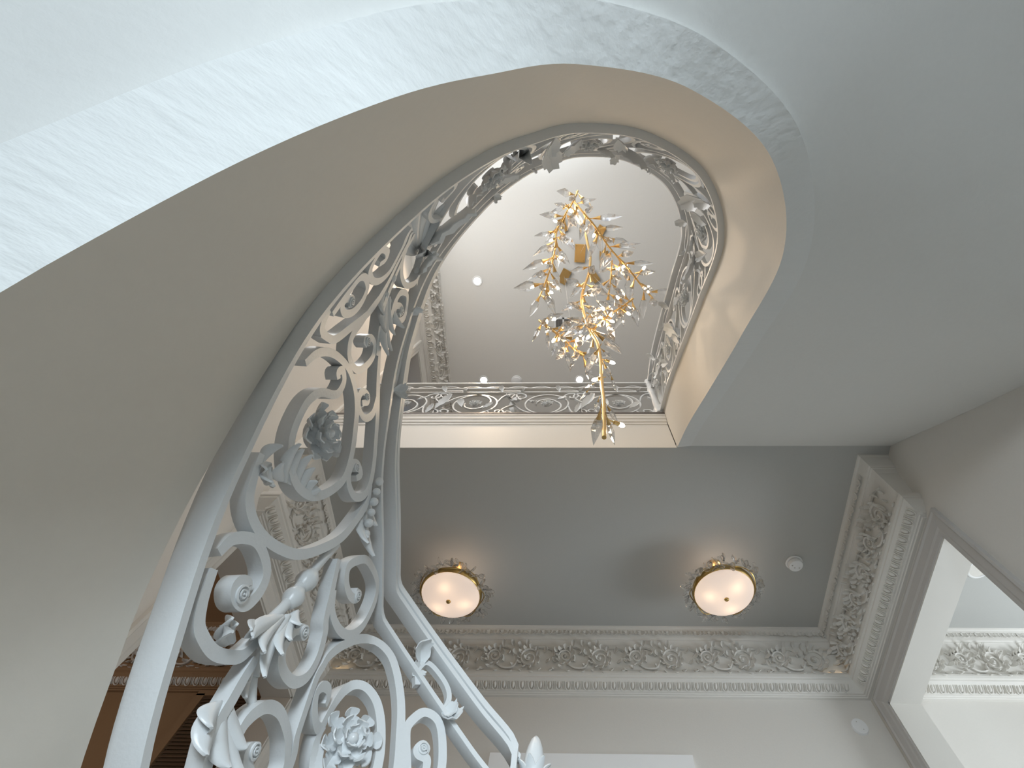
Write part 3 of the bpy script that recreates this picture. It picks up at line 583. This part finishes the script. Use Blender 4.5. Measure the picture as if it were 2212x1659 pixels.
# ------------------------------------------------------------------ cased openings
def casing(name, x, sgn, y0, y1, hz, m, zlo=FLOOR, w=.13):
    """architrave round an opening in the wall plane x; sgn points away from the wall into the hall"""
    b = MB(); prof = [(0,0),(0,.030),(.018,.034),(.030,.024),(.085,.020),(.100,.014),(w,.012),(w,0)]   # from outer edge inwards: (offset, proud)
    def pt(o, pr, k):
        ya, yb, z = y0-w+o, y1+w-o, hz+w-o
        return {0: (x+sgn*pr, ya, zlo), 1: (x+sgn*pr, ya, z), 2: (x+sgn*pr, yb, z), 3: (x+sgn*pr, yb, zlo)}[k]
    b.rings([[pt(o, pr, k) for o, pr in prof] for k in range(4)])
    o = struct(name, b, m); xa, xb = sorted((x-sgn*.24, x)); 
    obj('jamb_lining', MB().box((xa, y0, zlo), (xb, y0+.012, hz)).box((xa, y1-.012, zlo), (xb, y1, hz)).box((xa, y0, hz-.012), (xb, y1, hz)), M['trim'], o); return o
casing('door_2', XR, -1, OY0, OY1, OZ, M['casing'])
casing('door_3', XL, 1, OY0+.06, OY1, OZ, M['trim'])
casing('door_4', XL, 1, UY0, 3.3, 6.45, M['trim'], ZF)

# louvred shutter in the tan room
sh_ = thing('louvred_shutter', 'dark brown louvred shutter on the back wall of the tan room', 'shutter', (-2.9, YB-.03, 1.0))
obj('frame', MB().box((-3.27, YB-.05, 1.0), (-3.20, YB-.012, 2.76)).box((-2.62, YB-.05, 1.0), (-2.585, YB-.012, 2.76)).box((-3.27, YB-.05, 2.745), (-2.585, YB-.012, 2.79)), M['brown'], sh_)
slat = MB().rings([[(xx, a, c) for a, c in ((-.012,-.012),(-.009,-.014),(.010,.010),(.007,.012))] for xx in (-.29, .29)]).mesh('slat'); slat.materials.append(M['slat'])
for k in range(62): place('slat', slat, sh_, mframe((-2.91, YB-.030, 2.735-k*.028), (1,0,0), (0,1,0), (0,0,1)))

# ------------------------------------------------------------------ panel, discs, detectors
pb = MB().box((-.697, YB-.03, -.2), (.829, YB-.001, 2.337)); tag(obj('wall_board', pb, M['board']), 'plain white rectangular board on the back wall behind the acorn finial', 'board')
dv = tag(obj('wall_disc', MB().lathe((2.202, YB, 2.569), [(.062,0),(.062,.012),(.058,.020),(.02,.023),(.002,.023)], (0,-1,0), 28), M['white'], smooth=40), 'small round white wall cover near the right cased opening', 'wall cover')
for dx, dz in ((-.012,.03),(.014,-.028)): obj('screw', MB().lathe((2.202+dx, YB-.0215, 2.569+dz), [(.004,0),(.004,.0025)], (0,-1,0), 8), M['casing'], dv)
sd_ = thing('smoke_detector', 'round white smoke detector on the hall ceiling beside the right lamp', 'smoke detector', (1.842, 2.91, ZC))
obj('base_plate', MB().lathe((1.842, 2.91, ZC), [(.072,0),(.072,.010),(.066,.014),(.06,.014)], (0,0,-1), 32), M['white'], sd_, smooth=40)
obj('body', MB().lathe((1.842, 2.91, ZC-.014), [(.048,0),(.060,.006),(.062,.028),(.057,.038),(.02,.042),(.002,.042)], (0,0,-1), 32), M['white'], sd_, smooth=40)
for a, r in ((.5,.032),(3.4,.036),(2.3,.018)): obj('sensor_slot', MB().lathe((1.842+r*math.cos(a), 2.91+r*math.sin(a), ZC-.0545), [(.0065,0),(.0065,.003)], (0,0,-1), 10), M['casing'], sd_)
q = at(1116, 822, ZU); su = thing('smoke_detector', 'round white smoke detector on the upper ceiling seen over the landing rail', 'smoke detector', tuple(q))
obj('base_plate', MB().lathe(q, [(.085,0),(.085,.012),(.075,.016)], (0,0,-1), 28), M['white'], su, smooth=40); obj('body', MB().lathe(q - (0,0,.016), [(.06,0),(.07,.008),(.068,.03),(.03,.042),(.002,.042)], (0,0,-1), 28), M['white'], su, smooth=40)
q = at(2113, 1228, ZC); rs = thing('ceiling_speaker', 'round white ceiling disc in the bright room beyond the right opening', 'speaker', tuple(q))
obj('rim', MB().lathe(q, [(.10,0),(.10,.010),(.088,.014),(.084,.010),(.084,0)], (0,0,-1), 36, False), M['white'], rs, smooth=40); obj('cover', MB().lathe(q, [(.084,0),(.084,.006),(.002,.008)], (0,0,-1), 36), M['trim'], rs, smooth=40)
# ceiling grille
q = at(1217, 700, ZU); gx, gy = q[0], q[1]; gr = thing('air_grille', 'white ceiling air grille with two dark slotted panels behind the chandelier', 'air vent', (gx, gy, ZU))
fr = MB(); W_, H_ = .135, .10
for a, c in (((-W_,-H_),(W_,-H_+.022)),((-W_,H_-.022),(W_,H_)),((-W_,-H_),(-W_+.022,H_)),((W_-.022,-H_),(W_,H_)),((-.014,-H_),(.014,H_))): fr.box((gx+a[0], gy+a[1], ZU-.014), (gx+c[0], gy+c[1], ZU))
obj('frame', fr, M['white'], gr); obj('backing', MB().box((gx-W_+.02, gy-H_+.02, ZU-.003), (gx+W_-.02, gy+H_-.02, ZU-.0005)), M['dark'], gr)
for sx in (-1, 1):
    for k in range(9): xx = gx + sx*.063 + (k-4)*.0098; obj('louvre', MB().box((xx-.0014, gy-H_+.022, ZU-.011), (xx+.0014, gy+H_-.022, ZU-.004)), M['casing'], gr)
# recessed downlights
for i, (u, v, lb) in enumerate(((1031,607,'bright recessed downlight in the upper ceiling left of the chandelier'), (1045,821,'bright recessed downlight just above the landing rail, left of the smoke detector'), (1252,820,'bright recessed downlight just above the landing rail beside the chandelier stem'))):
    q = at(u, v, ZU); d_ = thing('downlight', lb, 'ceiling light', tuple(q), 'recessed downlights of the upper ceiling')
    obj('trim_ring', MB().lathe(q, [(.075,0),(.072,.008),(.055,.006),(.05,0)], (0,0,-1), 28, False), M['white'], d_, smooth=40); obj('lens', MB().lathe(q, [(.05,.0005),(.05,.003),(.002,.0045)], (0,0,-1), 24), M['down'], d_, smooth=40)
    l_ = bpy.data.lights.new('downlight_lamp', 'SPOT'); l_.energy = (150, 8, 8)[i]; l_.color = (1.0, .74, .50); l_.spot_size = 2.2; l_.spot_blend = .6; l_.shadow_soft_size = .05
    lo = bpy.data.objects.new('downlight_lamp', l_); COL.objects.link(lo); lo.location = (q[0], q[1], q[2]-.02+ZO)

# ------------------------------------------------------------------ two flush crystal lamps on the hall ceiling
def petal_mesh():
    b = MB(); l = leaf((0,0,0), (.052,0,.012), (0,0,1), .030, 1, .5, .25, 7, 5, .006); b.add(np.vstack(l.v), l.f); return b.mesh('crystal_petal')
PETAL = petal_mesh(); PETAL.materials.append(M['crystal'])
def ceiling_lamp(label, c, zr, R, spin):
    t = thing('flush_lamp', label, 'ceiling lamp', (c[0], c[1], ZC), 'crystal flush lamps on the hall ceiling'); x, y = c
    obj('canopy', MB().lathe((x, y, ZC), [(.062,0),(.062,.018),(.05,.03),(.016,.036),(.013,.05),(.013,ZC-zr-.03)], (0,0,-1), 28), M['gold'], t, smooth=40)
    obj('pan_ring', MB().lathe((x, y, zr), [(R-.012,.03),(R+.006,.034),(R+.014,.016),(R+.012,-.006),(R+.002,-.016),(R-.012,-.014),(R-.016,-.004)], (0,0,1), 48, False), M['brass'], t, smooth=40)
    obj('bowl', MB().lathe((x, y, zr), [(R,-.008)] + [(R*math.cos(a), -.008-.075*math.sin(a)) for a in np.linspace(.08, 1.45, 12)] + [(.02,-.083)], (0,0,1), 48, False), M['bowl'], t, smooth=60)
    obj('bowl_knob', MB().lathe((x, y, zr-.081), [(.018,0),(.018,.006),(.014,.013),(.004,.017)], (0,0,-1), 18), M['brass'], t, smooth=50)
    for k in range(3):
        a = spin + k*2.094; obj('support_arm', MB().tube([(x, y, zr+.06),(x+.5*R*math.cos(a), y+.5*R*math.sin(a), zr+.05),(x+R*math.cos(a), y+R*math.sin(a), zr+.012)], .006, 6), M['brass'], t, smooth=60)
        point_light('flush_lamp_bulb', (x+.50*R*math.cos(a), y+.50*R*math.sin(a), zr-.012), .15, (1.0, .72, .45), .018)
    r2 = random.Random(int(spin*100))
    for k in range(30):
        a = 2*math.pi*k/30 + r2.uniform(-.06, .06); d = np.array((math.cos(a), math.sin(a), 0)); z0 = zr + r2.uniform(-.012, .045); c0 = np.array((x, y, z0)) + d*(R+.022+r2.uniform(0,.02))
        for j in range(4):
            e = nz(d*r2.uniform(.4,1.2) + np.array((r2.uniform(-1,1), r2.uniform(-1,1), r2.uniform(-.9,.9)))*.8); up = nz(np.cross(e, (r2.uniform(-1,1), r2.uniform(-1,1), .3))); place('crystal_petal', PETAL, t, mframe(c0, e, np.cross(up, e), up, r2.uniform(.95, 1.5)))
    vine = MB()
    P = [(x+(R+.022+.008*math.sin(7*a))*math.cos(a), y+(R+.022+.008*math.sin(7*a))*math.sin(a), zr+.012+.02*math.sin(5*a)) for a in np.linspace(0, 2*math.pi, 90)]; obj('vine_ring', vine.tube(P, .0045, 5), M['brass'], t, smooth=60)
    point_light('flush_lamp_glow', (x, y, zr+.10), .6, (1.0, .66, .42), .05)
ceiling_lamp('round crystal flush lamp on the hall ceiling nearer the stair railing', (-1.079, 2.985), 3.007, .240, .35)
ceiling_lamp('round crystal flush lamp on the hall ceiling beside the round smoke detector', (1.155, 2.945), 3.007, .240, 1.15)

# ------------------------------------------------------------------ chandelier
ch = thing('chandelier', 'tall gold branch chandelier with clear crystal leaves hanging down the stairwell', 'chandelier', tuple(at(1253, 548, ZU)))
def cryst():
    b = MB(); R = []
    for x, r in ((0,.010),(.016,.022),(.052,.031),(.096,.018),(.140,.001)): R.append([(x, r*math.cos(a), .62*r*math.sin(a)) for a in np.linspace(0, 2*math.pi, 6, endpoint=False)])
    return b.rings(R).mesh('crystal_leaf')
def holder():
    b = MB(); b.lathe((0,0,0), [(.0025,-.062),(.0025,-.030),(.004,-.026),(.012,.012),(.0105,.012)], (1,0,0), 6); return b.mesh('leaf_holder')
def socket():
    b = MB(); b.lathe((0,0,0), [(.004,-.06),(.004,-.03),(.010,-.026),(.011,.006)], (1,0,0), 10); return b.mesh('bulb_socket', smooth=40)
def bulb():
    b = MB(); b.lathe((0,0,0), [(.007,0),(.012,.012),(.0135,.026),(.010,.042),(.004,.050),(.001,.051)], (1,0,0), 12); return b.mesh('bulb', smooth=60)
CR, HO, SO, BU = cryst(), holder(), socket(), bulb()
CR.materials.append(M['crystal']); HO.materials.append(M['gold']); SO.materials.append(M['gold']); BU.materials.append(M['bulb'])
BR = [  # (u, v, height) down each branch, crystals per metre, crystal size
 ([(1260,478,4.95),(1268,520,4.7),(1275,553,4.45),(1272,590,4.2),(1262,620,3.95),(1256,650,3.7),(1265,690,3.4),(1275,715,3.2),(1290,740,2.98),(1297,775,2.72),(1300,830,2.36),(1304,870,2.08),(1305,945,1.74)], .013, 13, 1.0),
 ([(1248,412,4.6),(1237,437,4.5),(1220,465,4.4),(1202,500,4.3),(1200,530,4.2),(1192,570,4.1),(1180,605,4.0),(1166,641,3.85)], .009, 30, .98),
 ([(1240,436,4.5),(1262,461,4.4),(1290,495,4.3),(1315,533,4.2),(1335,556,4.12),(1357,580,4.05),(1390,622,3.95),(1410,644,3.9)], .009, 24, .98),
 ([(1165,692,3.75),(1180,705,3.65),(1200,718,3.55),(1222,737,3.45),(1240,755,3.35),(1262,768,3.25)], .009, 34, .9),
 ([(1368,645,3.75),(1345,662,3.65),(1322,676,3.55),(1302,692,3.45),(1288,705,3.38)], .008, 38, .85),
 ([(1322,562,4.05),(1320,590,3.98),(1318,615,3.9),(1314,640,3.82)], .007, 26, .8),
]
BULBS = [(1200,478,4.35),(1232,455,4.45),(1283,508,4.3),(1191,519,4.25),(1178,566,4.1),(1211,557,4.1),(1204,622,4.0),(1190,631,3.95),(1258,634,3.9),(1346,577,4.05),(1391,579,3.95),(1335,643,3.7),(1400,630,3.85),(1334,580,4.0),
         (1303,667,3.5),(1357,677,3.6),(1322,694,3.45),(1181,695,3.65),(1196,735,3.5),(1206,733,3.5),(1247,734,3.3),(1271,728,3.15),(1322,783,2.72),(1285,820,2.42),(1342,918,1.95)]
ntot = 0
def orient(p, x, sc, nm, me, spin=0.0):
    x = nz(x); y = nz(np.cross((0.2, .1, 1), x) if abs(x[2]) < .95 else np.cross((1, 0, 0), x)); z = np.cross(x, y); y2 = y*math.cos(spin) + z*math.sin(spin); place(nm, me, ch, mframe(p, x, y2, np.cross(x, y2), sc))
for bi, (pts, rad, dens, cs) in enumerate(BR):
    P = np.array([at(*q) for q in pts]); Q = catmull(P, 6); obj('branch', MB().tube(Q, np.linspace(rad, rad*.8, len(Q)), 8), M['gold'], ch, smooth=60)
    Ld = np.concatenate([[0], np.cumsum(np.linalg.norm(np.diff(Q, axis=0), axis=1))]); n = int(Ld[-1]*dens)
    for k in range(n):
        l = Ld[-1]*(k+.7)/(n+.4); p = np.array([np.interp(l, Ld, Q[:, i]) for i in range(3)]); p2 = np.array([np.interp(l+.02, Ld, Q[:, i]) for i in range(3)]); t = nz(p2-p) if np.linalg.norm(p2-p) > 1e-6 else np.array((0,0,-1.))
        if bi == 0 and (l < .75 or l > 2.05): continue
        a = k*2.4 + rng.uniform(-.4, .4); e1 = nz(np.cross(t, (.3,.4,.86))); e2 = np.cross(t, e1); out = e1*math.cos(a) + e2*math.sin(a)
        d = nz(out*.8 + t*.6 + np.array((0,0,-.18))); sc = cs*rng.uniform(1.05, 1.55); b0 = p + d*.062*sc
        orient(b0, d, sc*1.2, 'leaf_holder', HO); orient(b0 + d*.006*sc, d, sc, 'crystal_leaf', CR, rng.uniform(0, 3))
zc_ = lambda v: float(np.interp(v, [478,590,690,740,775,830,870,945], [4.95,4.2,3.4,2.98,2.72,2.36,2.08,1.74]))
for (ua, va), (ub, vb) in (((1294,900),(1282,962)),((1314,912),(1328,962)),((1316,884),(1336,916)),((1292,866),(1283,890)),((1268,846),(1252,864)),((1322,818),(1332,848)),((1308,792),(1326,826)),((1288,762),(1263,806)),((1300,730),(1344,766)),((1304,758),(1324,776)),((1272,692),(1262,722)),((1268,676),(1244,666)),((1283,700),(1290,678)),((1280,830),(1262,838)),((1262,694),(1240,716))):
    a = at(ua, va, zc_((va+vb)/2)); c = at(ub, vb, zc_((va+vb)/2)); d = nz(c-a); sc = np.linalg.norm(c-a)/.14
    orient(a, d, min(sc, 1.4), 'leaf_holder', HO); orient(a, d, sc, 'crystal_leaf', CR, rng.uniform(0, 3))
for u, v, z in BULBS:
    p = at(u, v, z); best = None
    for pts, *_ in BR:
        for q in catmull([at(*w) for w in pts], 4):
            dd = np.linalg.norm(q-p)
            if best is None or dd < best[0]: best = (dd, q)
    d = p - best[1]; d = nz(d) if best[0] > .02 else np.array((0,0,-1.)); orient(p - d*.02, d, .8, 'bulb', BU); orient(p - d*.02, d, .9, 'bulb_socket', SO)
    if best[0] > .08: obj('twig', MB().tube([best[1], p - d*.075], .004, 6), M['gold'], ch, smooth=60)
for k, (u, v, z) in enumerate(((1205,530,4.1),(1335,560,4.0),(1258,625,3.7),(1320,680,3.4),(1215,735,3.3),(1305,800,2.5),(1245,460,4.4))):
    q = at(u, v, z) + np.array((.05*(-1)**k, .06, .02)); point_light('chandelier_lamp', q, (.5, .8, .7, 4.4, .9, 4.4, .4)[k], WARM, .05)
# gold plates on the upper ceiling and the wires that carry the branches
PL = [((1253,547),0.06,(.075,.125)),((1219,597),.5,(.065,.105)),((1304,552),.02,(.06,.07)),((1283,597),-.6,(.055,.09)),((1215,487),-.35,(.055,.09)),((1296,500),.55,(.055,.08))]
tips = [(1268,520,4.7),(1240,756,3.35),(1315,533,4.2),(1345,662,3.65),(1202,500,4.3),(1290,495,4.3)]
for ((u, v), rot, (hx, hy)), tp in zip(PL, tips):
    q = at(u, v, ZU); c, s_ = math.cos(rot), math.sin(rot); b = MB()
    b.rings([[(q[0]+c*a-s_*d, q[1]+s_*a+c*d, z) for a, d in ((-hx,-hy),(hx,-hy),(hx,hy),(-hx,hy))] for z in (ZU, ZU-.03)]); pl = obj('ceiling_plate', b, M['gold'], ch)
    for a, d in ((-.7,-.8),(.7,-.8),(.7,.8),(-.7,.8)): obj('screw', MB().lathe((q[0]+c*a*hx-s_*d*hy, q[1]+s_*a*hx+c*d*hy, ZU-.03), [(.006,0),(.006,.004)], (0,0,-1), 8), M['brass'], pl)
    obj('suspension_wire', MB().tube([q - (0,0,.03), at(*tp)], .0016, 5), M['casing'], ch)

# ------------------------------------------------------------------ warm light of the tan room
point_light('tan_room_lamp', (-4.2, 2.2, 2.2), 9, (1.0, .62, .32), .15)
for o in TOP: o.location.z += ZO
bpy.context.view_layer.update()
